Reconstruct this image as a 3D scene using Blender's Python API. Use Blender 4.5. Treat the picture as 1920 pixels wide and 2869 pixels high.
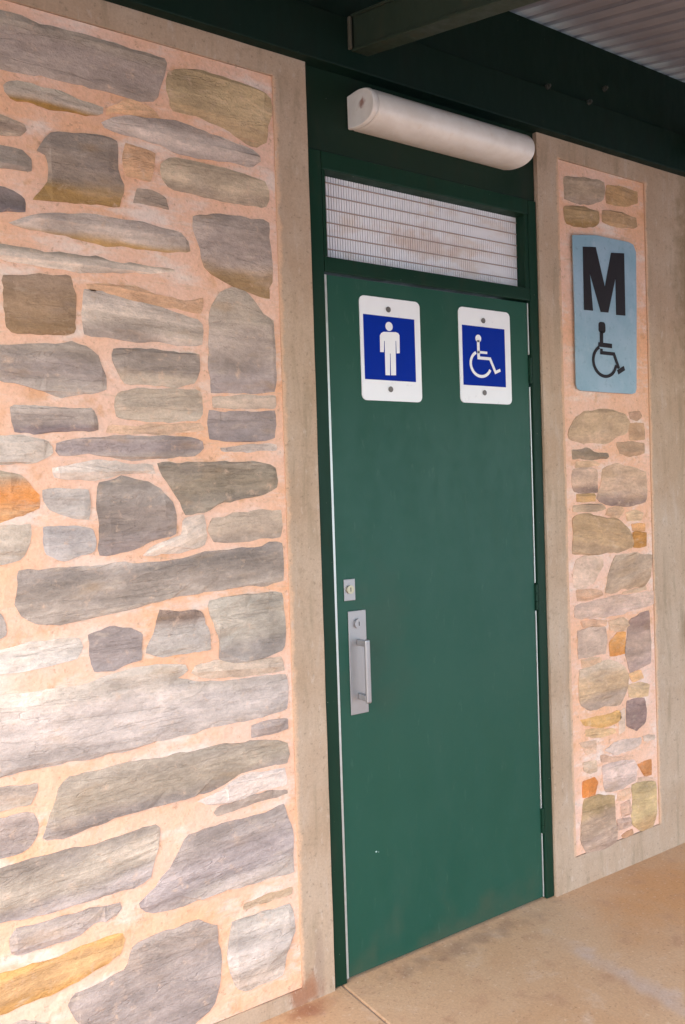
import bpy, bmesh, math, random
from mathutils import Vector, Matrix, noise
for o in list(bpy.data.objects): bpy.data.objects.remove(o)
S = bpy.context.scene
COL = S.collection

# ------------------------------------------------------------------ camera
cam_d = bpy.data.cameras.new('camera'); cam = bpy.data.objects.new('camera', cam_d); COL.objects.link(cam)
S.camera = cam
cam_d.sensor_fit = 'VERTICAL'; cam_d.sensor_height = 24.0; cam_d.lens = 2340.265/2869*24
cam_d.clip_start = 0.02; cam_d.clip_end = 2000
YAW, PITCH, ROLL = 0.58661, -0.02015, -0.03194
_f = Vector((math.sin(YAW)*math.cos(PITCH), math.cos(YAW)*math.cos(PITCH), math.sin(PITCH)))
_r0 = Vector((math.cos(YAW), -math.sin(YAW), 0)); _u0 = _r0.cross(_f)
_r = math.cos(ROLL)*_r0 + math.sin(ROLL)*_u0; _u = math.cos(ROLL)*_u0 - math.sin(ROLL)*_r0
cam.matrix_world = Matrix(((_r.x,_u.x,-_f.x,-1.30467),(_r.y,_u.y,-_f.y,-2.00344),(_r.z,_u.z,-_f.z,1.41693),(0,0,0,1)))

# ------------------------------------------------------------------ light
SUN_EL, SUN_AZ = math.radians(48), math.radians(54)
w = bpy.data.worlds.new('World'); S.world = w; w.use_nodes = True
nt = w.node_tree; nt.nodes.clear()
wo = nt.nodes.new('ShaderNodeOutputWorld'); bg = nt.nodes.new('ShaderNodeBackground'); sk = nt.nodes.new('ShaderNodeTexSky')
hs = nt.nodes.new('ShaderNodeHueSaturation')
sk.sky_type = 'NISHITA'; sk.sun_disc = False; sk.sun_elevation = SUN_EL; sk.dust_density = 1.0
sundir = Vector((-math.sin(SUN_AZ)*math.cos(SUN_EL), -math.cos(SUN_AZ)*math.cos(SUN_EL), math.sin(SUN_EL)))
sk.sun_rotation = math.atan2(sundir.x, sundir.y)
hs.inputs['Saturation'].default_value = 1.0
bg.inputs['Strength'].default_value = 0.15
nt.links.new(sk.outputs[0], hs.inputs['Color']); nt.links.new(hs.outputs[0], bg.inputs[0]); nt.links.new(bg.outputs[0], wo.inputs[0])
sd = bpy.data.lights.new('sun', 'SUN'); sun = bpy.data.objects.new('sun', sd); COL.objects.link(sun)
sd.energy = 1.25; sd.angle = math.radians(55); sd.color = (1.0, 0.98, 0.945)
sun.rotation_euler = (-sundir).to_track_quat('-Z', 'Y').to_euler()
S.view_settings.view_transform = 'Standard'; S.view_settings.look = 'None'
S.view_settings.exposure = 1.97; S.view_settings.gamma = 1.0; S.view_settings.use_curve_mapping = False

# ------------------------------------------------------------------ outlines in wall metres (x, z), tones, bedding angle, streakiness
WALL_STONES=[
([(-0.9465,2.5431),(-0.8614,2.539),(-0.8349,2.5421),(-0.7902,2.5341),(-0.73,2.5322),(-0.6674,2.5376),(-0.5978,2.5371),(-0.5569,2.5332),(-0.4719,2.5354),(-0.4669,2.5239),(-0.4743,2.471),(-0.4866,2.4323),(-0.5061,2.415),(-0.5563,2.4109),(-0.6226,2.415),(-0.6817,2.4178),(-0.7532,2.4145),(-0.8221,2.409),(-0.8664,2.4071),(-0.9516,2.4078)],[[0.34,0.266,0.202],[0.371,0.282,0.229],[0.38,0.289,0.23]],0.1,0.35),
([(-0.4595,2.5028),(-0.4342,2.5169),(-0.3604,2.5278),(-0.2845,2.5201),(-0.2053,2.5204),(-0.1804,2.5154),(-0.1651,2.5025),(-0.1634,2.4642),(-0.1775,2.4279),(-0.1823,2.3828),(-0.2114,2.3604),(-0.248,2.3692),(-0.3072,2.3945),(-0.365,2.4083),(-0.4217,2.4087),(-0.4496,2.4024),(-0.4594,2.4336),(-0.4659,2.4781)],[[0.393,0.274,0.148],[0.428,0.299,0.165],[0.396,0.263,0.143]],-2.1,0.3),
([(-0.8611,2.374),(-0.8408,2.3859),(-0.8092,2.3913),(-0.7309,2.3843),(-0.6685,2.3797),(-0.6291,2.3767),(-0.6347,2.3607),(-0.6649,2.3466),(-0.7325,2.3434),(-0.802,2.344),(-0.8425,2.3416),(-0.8573,2.3588)],[[0.436,0.35,0.263],[0.461,0.36,0.276],[0.305,0.161,0.044]],0.0,0.6),
([(-0.9557,2.2995),(-0.8705,2.3006),(-0.8442,2.2973),(-0.8174,2.2938),(-0.8134,2.2807),(-0.8275,2.2661),(-0.8588,2.2618),(-0.9574,2.2543)],[[0.518,0.373,0.261],[0.359,0.256,0.187],[0.536,0.389,0.275]],2.6,0.7),
([(-0.9585,2.2273),(-0.873,2.2335),(-0.8242,2.2342),(-0.8045,2.2171),(-0.8056,2.1887),(-0.8395,2.1847),(-0.8748,2.1849),(-0.9602,2.1822)],[[0.281,0.218,0.167],[0.296,0.231,0.182]],1.3,0.5),
([(-0.7581,2.2878),(-0.7201,2.2935),(-0.6666,2.3024),(-0.5991,2.3018),(-0.5984,2.2524),(-0.5976,2.2079),(-0.5878,2.1947),(-0.5977,2.1382),(-0.653,2.139),(-0.7262,2.1341),(-0.8036,2.1211),(-0.782,2.1459),(-0.7671,2.1722),(-0.7624,2.2348),(-0.7924,2.2359),(-0.7777,2.2601)],[[0.268,0.206,0.161],[0.297,0.219,0.162],[0.34,0.198,0.073]],0.0,0.5),
([(-0.6355,2.3384),(-0.6045,2.3601),(-0.5527,2.3691),(-0.4779,2.3781),(-0.406,2.3784),(-0.3317,2.3679),(-0.2605,2.3613),(-0.2057,2.3451),(-0.2003,2.3242),(-0.2259,2.3056),(-0.2806,2.3087),(-0.3691,2.3022),(-0.4478,2.3048),(-0.5232,2.315),(-0.5806,2.3181),(-0.6261,2.3233)],[[0.438,0.334,0.27],[0.512,0.398,0.325],[0.404,0.311,0.255]],-1.3,0.7),
([(-0.4875,2.2688),(-0.4595,2.2871),(-0.3924,2.2897),(-0.3113,2.2867),(-0.2206,2.282),(-0.1895,2.2794),(-0.1811,2.2505),(-0.1892,2.205),(-0.2544,2.2025),(-0.3381,2.2019),(-0.4182,2.2067),(-0.468,2.2083),(-0.489,2.2276)],[[0.467,0.345,0.232],[0.476,0.353,0.239],[0.357,0.259,0.179]],0.5,0.4),
([(-0.549,2.1915),(-0.5173,2.192),(-0.48,2.1806),(-0.4728,2.1535),(-0.5079,2.158),(-0.5608,2.1568)],[[0.353,0.26,0.192]],-7.1,0.5),
([(-0.9621,2.1325),(-0.8766,2.1387),(-0.8503,2.1364),(-0.824,2.1223),(-0.8228,2.0921),(-0.8786,2.0855),(-0.9641,2.0784)],[[0.253,0.194,0.167],[0.249,0.2,0.19]],4.6,0.5),
([(-0.862,2.0603),(-0.821,2.0806),(-0.7417,2.1002),(-0.669,2.1094),(-0.5936,2.1114),(-0.5098,2.1066),(-0.4445,2.1009),(-0.4202,2.081),(-0.4156,2.0529),(-0.4632,2.0465),(-0.544,2.0458),(-0.6166,2.0434),(-0.6958,2.0469),(-0.767,2.0511),(-0.8265,2.054)],[[0.393,0.299,0.241],[0.469,0.364,0.292],[0.395,0.23,0.091]],1.1,0.7),
([(-0.4034,2.1489),(-0.3455,2.1607),(-0.2861,2.1647),(-0.1843,2.1669),(-0.1836,2.1033),(-0.1768,2.0321),(-0.1778,2.0042),(-0.1941,1.994),(-0.1893,1.953),(-0.2204,1.9608),(-0.2631,1.9754),(-0.311,1.9836),(-0.3572,2.0076),(-0.3797,2.0234),(-0.3867,2.0646),(-0.4074,2.1194)],[[0.337,0.257,0.205],[0.382,0.291,0.239],[0.349,0.217,0.107]],0.0,0.45),
([(-0.9668,2.0083),(-0.8815,2.009),(-0.8147,2.0089),(-0.7453,2.0064),(-0.6629,2.01),(-0.5977,2.0036),(-0.535,2.0065),(-0.465,1.9998),(-0.4597,1.9927),(-0.5464,1.9848),(-0.6241,1.978),(-0.689,1.9701),(-0.756,1.9715),(-0.8207,1.9706),(-0.8828,1.9766),(-0.968,1.9768)],[[0.296,0.232,0.176],[0.544,0.423,0.333],[0.459,0.368,0.296]],0.6,0.8),
([(-0.8731,1.9432),(-0.8398,1.9425),(-0.794,1.9503),(-0.7258,1.956),(-0.7245,1.9272),(-0.7156,1.9089),(-0.7213,1.8213),(-0.7572,1.816),(-0.822,1.8155),(-0.8625,1.8145),(-0.873,1.8276),(-0.8753,1.8829)],[[0.314,0.212,0.143],[0.314,0.2,0.12],[0.309,0.189,0.102]],0.0,0.25),
([(-0.693,1.9283),(-0.6411,1.929),(-0.5806,1.9105),(-0.5281,1.9082),(-0.4635,1.8939),(-0.4079,1.8833),(-0.3911,1.8743),(-0.3905,1.8162),(-0.4444,1.8123),(-0.5101,1.8178),(-0.5841,1.8173),(-0.6404,1.8154),(-0.6947,1.821),(-0.6976,1.8719)],[[0.424,0.333,0.272],[0.472,0.369,0.293],[0.354,0.273,0.224]],-4.9,0.9),
([(-0.3356,1.9594),(-0.2994,1.9741),(-0.2632,1.9726),(-0.2395,1.9478),(-0.2098,1.9122),(-0.1787,1.8984),(-0.1781,1.8316),(-0.1747,1.7537),(-0.183,1.7031),(-0.2737,1.6982),(-0.3691,1.6943),(-0.3735,1.7324),(-0.371,1.7964),(-0.3715,1.8601),(-0.3605,1.9195)],[[0.397,0.31,0.238],[0.344,0.265,0.217],[0.317,0.247,0.219]],0.0,0.35),
([(-0.366,1.6859),(-0.2739,1.6911),(-0.1833,1.6964),(-0.1814,1.6613),(-0.2752,1.6567),(-0.3678,1.6538)],[[0.463,0.342,0.256]],3.0,0.3),
([(-0.3756,1.6472),(-0.2572,1.6485),(-0.1849,1.6539),(-0.1846,1.5774),(-0.2478,1.5712),(-0.3269,1.5677),(-0.3796,1.5726),(-0.3809,1.6151)],[[0.322,0.248,0.216],[0.303,0.236,0.209],[0.259,0.203,0.183]],2.9,0.35),
([(-0.9753,1.7828),(-0.8902,1.78),(-0.8458,1.7832),(-0.7909,1.7896),(-0.7295,1.7965),(-0.6813,1.7854),(-0.662,1.7719),(-0.663,1.7473),(-0.6489,1.7234),(-0.6502,1.6887),(-0.6903,1.6796),(-0.758,1.6721),(-0.8133,1.6864),(-0.858,1.6985),(-0.8931,1.7037),(-0.9784,1.7017)],[[0.362,0.281,0.223],[0.293,0.227,0.193],[0.371,0.294,0.243]],-1.2,0.8),
([(-0.626,1.7942),(-0.5535,1.7968),(-0.4727,1.7973),(-0.4029,1.7916),(-0.4015,1.7521),(-0.42,1.7143),(-0.4707,1.7041),(-0.5358,1.7063),(-0.5987,1.7059),(-0.613,1.7352),(-0.6324,1.7615)],[[0.226,0.176,0.142],[0.256,0.199,0.161],[0.408,0.315,0.239]],-0.4,0.6),
([(-0.62,1.685),(-0.5679,1.6962),(-0.4929,1.6995),(-0.4035,1.7003),(-0.3957,1.6784),(-0.4035,1.6252),(-0.463,1.616),(-0.5497,1.6192),(-0.6274,1.6249),(-0.6314,1.6547)],[[0.421,0.32,0.238],[0.444,0.347,0.262]],2.2,0.35),
([(-0.8734,1.6443),(-0.8376,1.6454),(-0.7591,1.6432),(-0.6916,1.6453),(-0.675,1.6262),(-0.6738,1.5942),(-0.7373,1.5907),(-0.8171,1.5846),(-0.8624,1.5816),(-0.8658,1.6096)],[[0.433,0.343,0.282],[0.393,0.304,0.252],[0.283,0.215,0.203]],1.1,0.7),
([(-0.9834,1.5709),(-0.898,1.5742),(-0.8312,1.5736),(-0.7926,1.5636),(-0.7811,1.535),(-0.8105,1.5183),(-0.9003,1.5141),(-0.9854,1.5168)],[[0.56,0.448,0.363],[0.58,0.471,0.388]],0.7,0.3),
([(-0.7715,1.5636),(-0.7331,1.5736),(-0.6645,1.5769),(-0.5619,1.5782),(-0.4533,1.5805),(-0.4027,1.5722),(-0.3978,1.5484),(-0.4271,1.5298),(-0.4663,1.5298),(-0.5105,1.5221),(-0.5902,1.5224),(-0.6761,1.5324),(-0.7634,1.53),(-0.7723,1.542)],[[0.341,0.264,0.226],[0.282,0.218,0.197],[0.391,0.307,0.255]],-0.1,0.7),
([(-0.3512,1.5512),(-0.279,1.5587),(-0.1852,1.5627),(-0.1859,1.5425),(-0.2796,1.5423),(-0.3456,1.5421)],[[0.45,0.348,0.286]],2.0,0.5),
([(-0.5271,1.5119),(-0.4559,1.5115),(-0.3408,1.5136),(-0.2251,1.5131),(-0.1876,1.4989),(-0.1866,1.4429),(-0.2284,1.4244),(-0.2965,1.4181),(-0.3627,1.4038),(-0.4041,1.3839),(-0.4554,1.378),(-0.4652,1.4124),(-0.4915,1.4495),(-0.5171,1.4913)],[[0.285,0.22,0.164],[0.274,0.209,0.146],[0.278,0.22,0.165]],1.1,0.8),
([(-0.6763,1.4634),(-0.6485,1.4703),(-0.6176,1.4798),(-0.566,1.4689),(-0.5243,1.4451),(-0.4874,1.4131),(-0.4813,1.3556),(-0.4795,1.3295),(-0.5505,1.3204),(-0.5934,1.3001),(-0.6452,1.2908),(-0.6804,1.2907),(-0.6756,1.3498),(-0.6787,1.3993)],[[0.254,0.203,0.168],[0.217,0.165,0.134],[0.258,0.199,0.172]],0.0,0.6),
([(-0.986,1.5009),(-0.9009,1.4977),(-0.857,1.4879),(-0.8354,1.4641),(-0.8179,1.4424),(-0.8169,1.4091),(-0.8264,1.4),(-0.8696,1.3923),(-0.9053,1.3821),(-0.9903,1.3881)],[[0.389,0.291,0.203],[0.523,0.202,0.06],[0.522,0.274,0.124]],0.0,0.4),
([(-0.8061,1.4516),(-0.7568,1.4529),(-0.7015,1.4492),(-0.7003,1.4148),(-0.7041,1.3806),(-0.7498,1.3874),(-0.7917,1.4034),(-0.8049,1.423)],[[0.435,0.356,0.303],[0.452,0.376,0.321]],0.0,0.3),
([(-0.8094,1.3636),(-0.7697,1.3641),(-0.6977,1.3558),(-0.6888,1.3307),(-0.6924,1.3013),(-0.7341,1.2943),(-0.7632,1.2841),(-0.8049,1.299),(-0.8108,1.328)],[[0.412,0.346,0.309],[0.425,0.353,0.31]],0.0,0.3),
([(-0.9908,1.3746),(-0.9057,1.3706),(-0.8388,1.3745),(-0.8352,1.3483),(-0.8502,1.3114),(-0.8644,1.2935),(-0.909,1.285),(-0.9939,1.2935)],[[0.457,0.36,0.278],[0.443,0.353,0.282]],0.0,0.4),
([(-0.3758,1.3668),(-0.3163,1.3752),(-0.2488,1.3808),(-0.1761,1.3809),(-0.1746,1.3359),(-0.1821,1.3081),(-0.2579,1.3067),(-0.3311,1.3),(-0.3783,1.3027),(-0.3944,1.3356)],[[0.444,0.327,0.239],[0.404,0.301,0.228]],3.5,0.4),
([(-0.8653,1.2701),(-0.82,1.2667),(-0.7733,1.268),(-0.6863,1.2639),(-0.6154,1.2687),(-0.542,1.2635),(-0.4653,1.2659),(-0.408,1.2832),(-0.3197,1.2857),(-0.2401,1.2836),(-0.2142,1.3015),(-0.1763,1.2909),(-0.1753,1.2345),(-0.1771,1.1867),(-0.2316,1.1774),(-0.3237,1.18),(-0.412,1.1771),(-0.4966,1.1718),(-0.5673,1.1581),(-0.6302,1.1493),(-0.7058,1.1424),(-0.7785,1.1333),(-0.834,1.1396),(-0.8649,1.1619),(-0.8795,1.1916),(-0.8688,1.2375)],[[0.311,0.244,0.2],[0.272,0.211,0.168],[0.365,0.285,0.228]],3.7,0.9),
([(-0.3956,1.1543),(-0.3247,1.1556),(-0.245,1.1564),(-0.1815,1.1561),(-0.1776,1.088),(-0.1742,1.0085),(-0.1877,0.9933),(-0.2516,0.9822),(-0.3433,0.981),(-0.3722,1.0012),(-0.3699,1.0602),(-0.3916,1.1057)],[[0.39,0.318,0.248],[0.383,0.311,0.242],[0.322,0.263,0.221]],0.0,0.5),
([(-0.5358,1.142),(-0.4814,1.1338),(-0.4252,1.1306),(-0.4146,1.1082),(-0.3988,1.069),(-0.3976,1.0261),(-0.4744,1.0255),(-0.5403,1.0239),(-0.5719,1.0384),(-0.5487,1.0868)],[[0.224,0.153,0.115],[0.437,0.358,0.3],[0.46,0.378,0.313]],0.0,0.6),
([(-0.7123,1.1013),(-0.6621,1.1127),(-0.6112,1.1068),(-0.5806,1.0855),(-0.5872,1.0506),(-0.5882,1.0253),(-0.6248,1.0202),(-0.6559,1.0095),(-0.7033,1.0138),(-0.7117,1.0519)],[[0.288,0.224,0.195],[0.308,0.246,0.219]],0.0,0.4),
([(-1.0016,1.0906),(-0.9164,1.0909),(-0.8264,1.0983),(-0.7367,1.0993),(-0.7326,1.0792),(-0.7436,1.0464),(-0.8055,1.0405),(-0.8742,1.036),(-1.0036,1.0366)],[[0.472,0.379,0.304],[0.558,0.465,0.389],[0.587,0.496,0.422]],1.8,0.6),
([(-0.9983,1.1763),(-0.9132,1.1741),(-0.9011,1.1472),(-0.9041,1.1242),(-0.9154,1.1163),(-1.0005,1.1177)],[[0.385,0.308,0.256]],-5.7,0.5),
([(-1.0056,0.9846),(-0.9203,0.9867),(-0.8307,0.9842),(-0.7363,0.9816),(-0.6867,0.9938),(-0.61,1.0027),(-0.5303,1.0043),(-0.4699,0.9985),(-0.4624,0.9737),(-0.499,0.9633),(-0.421,0.941),(-0.3332,0.9331),(-0.241,0.9332),(-0.1771,0.9323),(-0.1728,0.8749),(-0.181,0.8309),(-0.2764,0.8222),(-0.3672,0.8219),(-0.4824,0.8164),(-0.5911,0.8111),(-0.6938,0.8062),(-0.7909,0.8063),(-0.8829,0.8064),(-1.0128,0.7953)],[[0.472,0.373,0.295],[0.443,0.354,0.301],[0.378,0.302,0.256]],-1.2,0.6),
([(-0.2832,0.8068),(-0.2268,0.8078),(-0.1787,0.805),(-0.1779,0.7764),(-0.2281,0.7744),(-0.2875,0.7744)],[[0.376,0.286,0.241]],0.5,0.5),
([(-0.7708,0.7729),(-0.7345,0.775),(-0.6751,0.7724),(-0.6238,0.7769),(-0.5393,0.7674),(-0.4561,0.7691),(-0.3692,0.7708),(-0.2972,0.7624),(-0.2162,0.7525),(-0.1812,0.7402),(-0.1779,0.7083),(-0.1834,0.6838),(-0.2378,0.6866),(-0.3062,0.687),(-0.3611,0.6714),(-0.397,0.6604),(-0.4661,0.6546),(-0.5545,0.6515),(-0.6493,0.6484),(-0.725,0.637),(-0.7882,0.6285),(-0.8393,0.6392),(-0.8238,0.681),(-0.7978,0.7473)],[[0.343,0.267,0.201],[0.318,0.244,0.177],[0.298,0.234,0.195]],1.6,0.5),
([(-0.3931,0.6082),(-0.3272,0.6146),(-0.2529,0.6199),(-0.1862,0.6094),(-0.1867,0.597),(-0.2538,0.5977),(-0.3281,0.5928),(-0.3939,0.5857),(-0.4081,0.5983)],[[0.33,0.246,0.191]],2.1,0.6),
([(-1.0136,0.7728),(-0.9283,0.7765),(-0.848,0.7728),(-0.8464,0.7534),(-0.8635,0.7239),(-0.9301,0.7279),(-1.015,0.7368)],[[0.426,0.324,0.257],[0.391,0.304,0.236]],-0.9,0.6),
([(-1.0158,0.7142),(-0.9308,0.7094),(-0.8866,0.7105),(-0.8597,0.704),(-0.847,0.6771),(-0.8526,0.6498),(-0.8763,0.625),(-0.9343,0.6193),(-1.0192,0.6241)],[[0.33,0.252,0.211],[0.338,0.263,0.225]],0.0,0.6),
([(-1.0205,0.5921),(-0.9352,0.5957),(-0.8454,0.5996),(-0.751,0.5963),(-0.6511,0.6003),(-0.5616,0.606),(-0.5539,0.5963),(-0.564,0.5445),(-0.5852,0.478),(-0.6094,0.4694),(-0.6665,0.4657),(-0.756,0.4648),(-0.8274,0.4621),(-0.8956,0.4713),(-0.9134,0.4721),(-0.9399,0.471),(-1.0249,0.475)],[[0.281,0.219,0.171],[0.381,0.3,0.228],[0.309,0.247,0.215]],4.1,0.7),
([(-0.4988,0.5326),(-0.4755,0.5556),(-0.4355,0.5615),(-0.3475,0.5586),(-0.2551,0.5638),(-0.1974,0.5727),(-0.1862,0.5246),(-0.1744,0.4932),(-0.174,0.4188),(-0.1723,0.3754),(-0.2621,0.3809),(-0.3541,0.3852),(-0.4422,0.3866),(-0.5103,0.3778),(-0.5754,0.3872),(-0.6117,0.4086),(-0.6163,0.4254),(-0.5677,0.4471),(-0.5505,0.4733),(-0.5283,0.4828),(-0.5108,0.5095)],[[0.327,0.254,0.213],[0.355,0.278,0.247],[0.405,0.32,0.263]],5.4,0.7),
([(-0.9172,0.4309),(-0.901,0.4493),(-0.8513,0.4431),(-0.7567,0.4453),(-0.6674,0.4407),(-0.6604,0.4234),(-0.6738,0.4073),(-0.7289,0.4045),(-0.7589,0.3893),(-0.8302,0.3905),(-0.89,0.384),(-0.9164,0.3953)],[[0.328,0.254,0.209],[0.343,0.272,0.237]],1.1,0.6),
([(-1.0292,0.3624),(-0.9444,0.3532),(-0.8547,0.353),(-0.7601,0.3577),(-0.7007,0.3631),(-0.6601,0.3651),(-0.6557,0.346),(-0.6673,0.3093),(-0.7133,0.2947),(-0.7727,0.2807),(-0.8578,0.2724),(-0.9476,0.2677),(-1.0324,0.2768)],[[0.512,0.268,0.092],[0.497,0.287,0.13],[0.504,0.262,0.085]],4.3,0.5),
([(-0.6413,0.3158),(-0.5989,0.3275),(-0.5287,0.3284),(-0.4615,0.331),(-0.4108,0.2989),(-0.4066,0.2542),(-0.4004,0.187),(-0.4082,0.1354),(-0.4363,0.0862),(-0.4772,0.0688),(-0.5118,0.0455),(-0.6706,0.0874),(-0.7439,0.1414),(-0.776,0.1933),(-0.7962,0.2303),(-0.7884,0.2471),(-0.7396,0.2541),(-0.6894,0.2638),(-0.6536,0.264)],[[0.336,0.257,0.207],[0.305,0.239,0.204],[0.299,0.234,0.203]],0.0,0.4),
([(-0.3259,0.3328),(-0.2638,0.3365),(-0.1803,0.3376),(-0.1811,0.3178),(-0.2644,0.3199),(-0.3265,0.3164)],[[0.402,0.277,0.179]],1.2,0.6),
([(-0.3636,0.2949),(-0.2966,0.2934),(-0.1886,0.2915),(-0.174,0.2469),(-0.1794,0.1913),(-0.2067,0.1603),(-0.2154,0.1006),(-0.2727,0.1038),(-0.3348,0.0981),(-0.3638,0.1305),(-0.3791,0.2015),(-0.3711,0.2536)],[[0.481,0.392,0.32],[0.49,0.399,0.336],[0.436,0.332,0.259]],0.0,0.6),
([(-1.0334,0.2498),(-0.9745,0.2453),(-0.8958,0.2316),(-0.8373,0.202),(-0.8153,0.1644),(-0.8625,0.1492),(-1.0358,0.1867)],[[0.364,0.281,0.228],[0.346,0.274,0.226]],-15.3,0.5),
([(-0.5616,2.4096),(-0.5093,2.4016),(-0.4832,2.3795),(-0.5315,2.3764),(-0.6042,2.3675),(-0.6249,2.3555),(-0.619,2.3765)],[[0.615,0.357,0.197]],10.6,0.3),
([(-0.5762,2.2966),(-0.5029,2.2887),(-0.5097,2.2493),(-0.5163,2.2176),(-0.5791,2.2212),(-0.5851,2.2649)],[[0.57,0.327,0.184]],0.0,0.2),
([(-0.6899,1.9457),(-0.5791,1.9483),(-0.44,1.9274),(-0.3827,1.9438),(-0.393,1.9005),(-0.4631,1.9043),(-0.5804,1.9155),(-0.6856,1.9315)],[[0.603,0.356,0.213]],-3.7,0.4),
([(-0.6434,1.6046),(-0.5608,1.6063),(-0.4068,1.6146),(-0.3933,1.5926),(-0.5082,1.5841),(-0.6542,1.5846)],[[0.547,0.346,0.225]],1.5,0.3),
([(-0.7832,1.5037),(-0.6767,1.5177),(-0.5434,1.5069),(-0.5336,1.4838),(-0.6172,1.4899),(-0.6784,1.4733),(-0.7795,1.4773)],[[0.599,0.47,0.382]],0.8,0.4),
([(-0.4613,1.3704),(-0.4043,1.3786),(-0.4006,1.3253),(-0.4073,1.2991),(-0.4645,1.2868),(-0.5414,1.2789),(-0.5731,1.2835),(-0.5402,1.3096),(-0.4686,1.3237)],[[0.568,0.433,0.34]],21.2,0.4),
([(-0.4419,0.9919),(-0.3841,0.9973),(-0.3011,0.9805),(-0.1883,0.9791),(-0.1801,0.9384),(-0.3026,0.9422),(-0.4206,0.9516),(-0.454,0.9725)],[[0.573,0.418,0.306]],-4.6,0.3),
([(-0.3493,0.6688),(-0.2943,0.6762),(-0.187,0.6732),(-0.1859,0.619),(-0.259,0.6268),(-0.3331,0.6187),(-0.4045,0.6163),(-0.4556,0.6336),(-0.3798,0.6484)],[[0.591,0.459,0.378]],3.0,0.3)]
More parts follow.
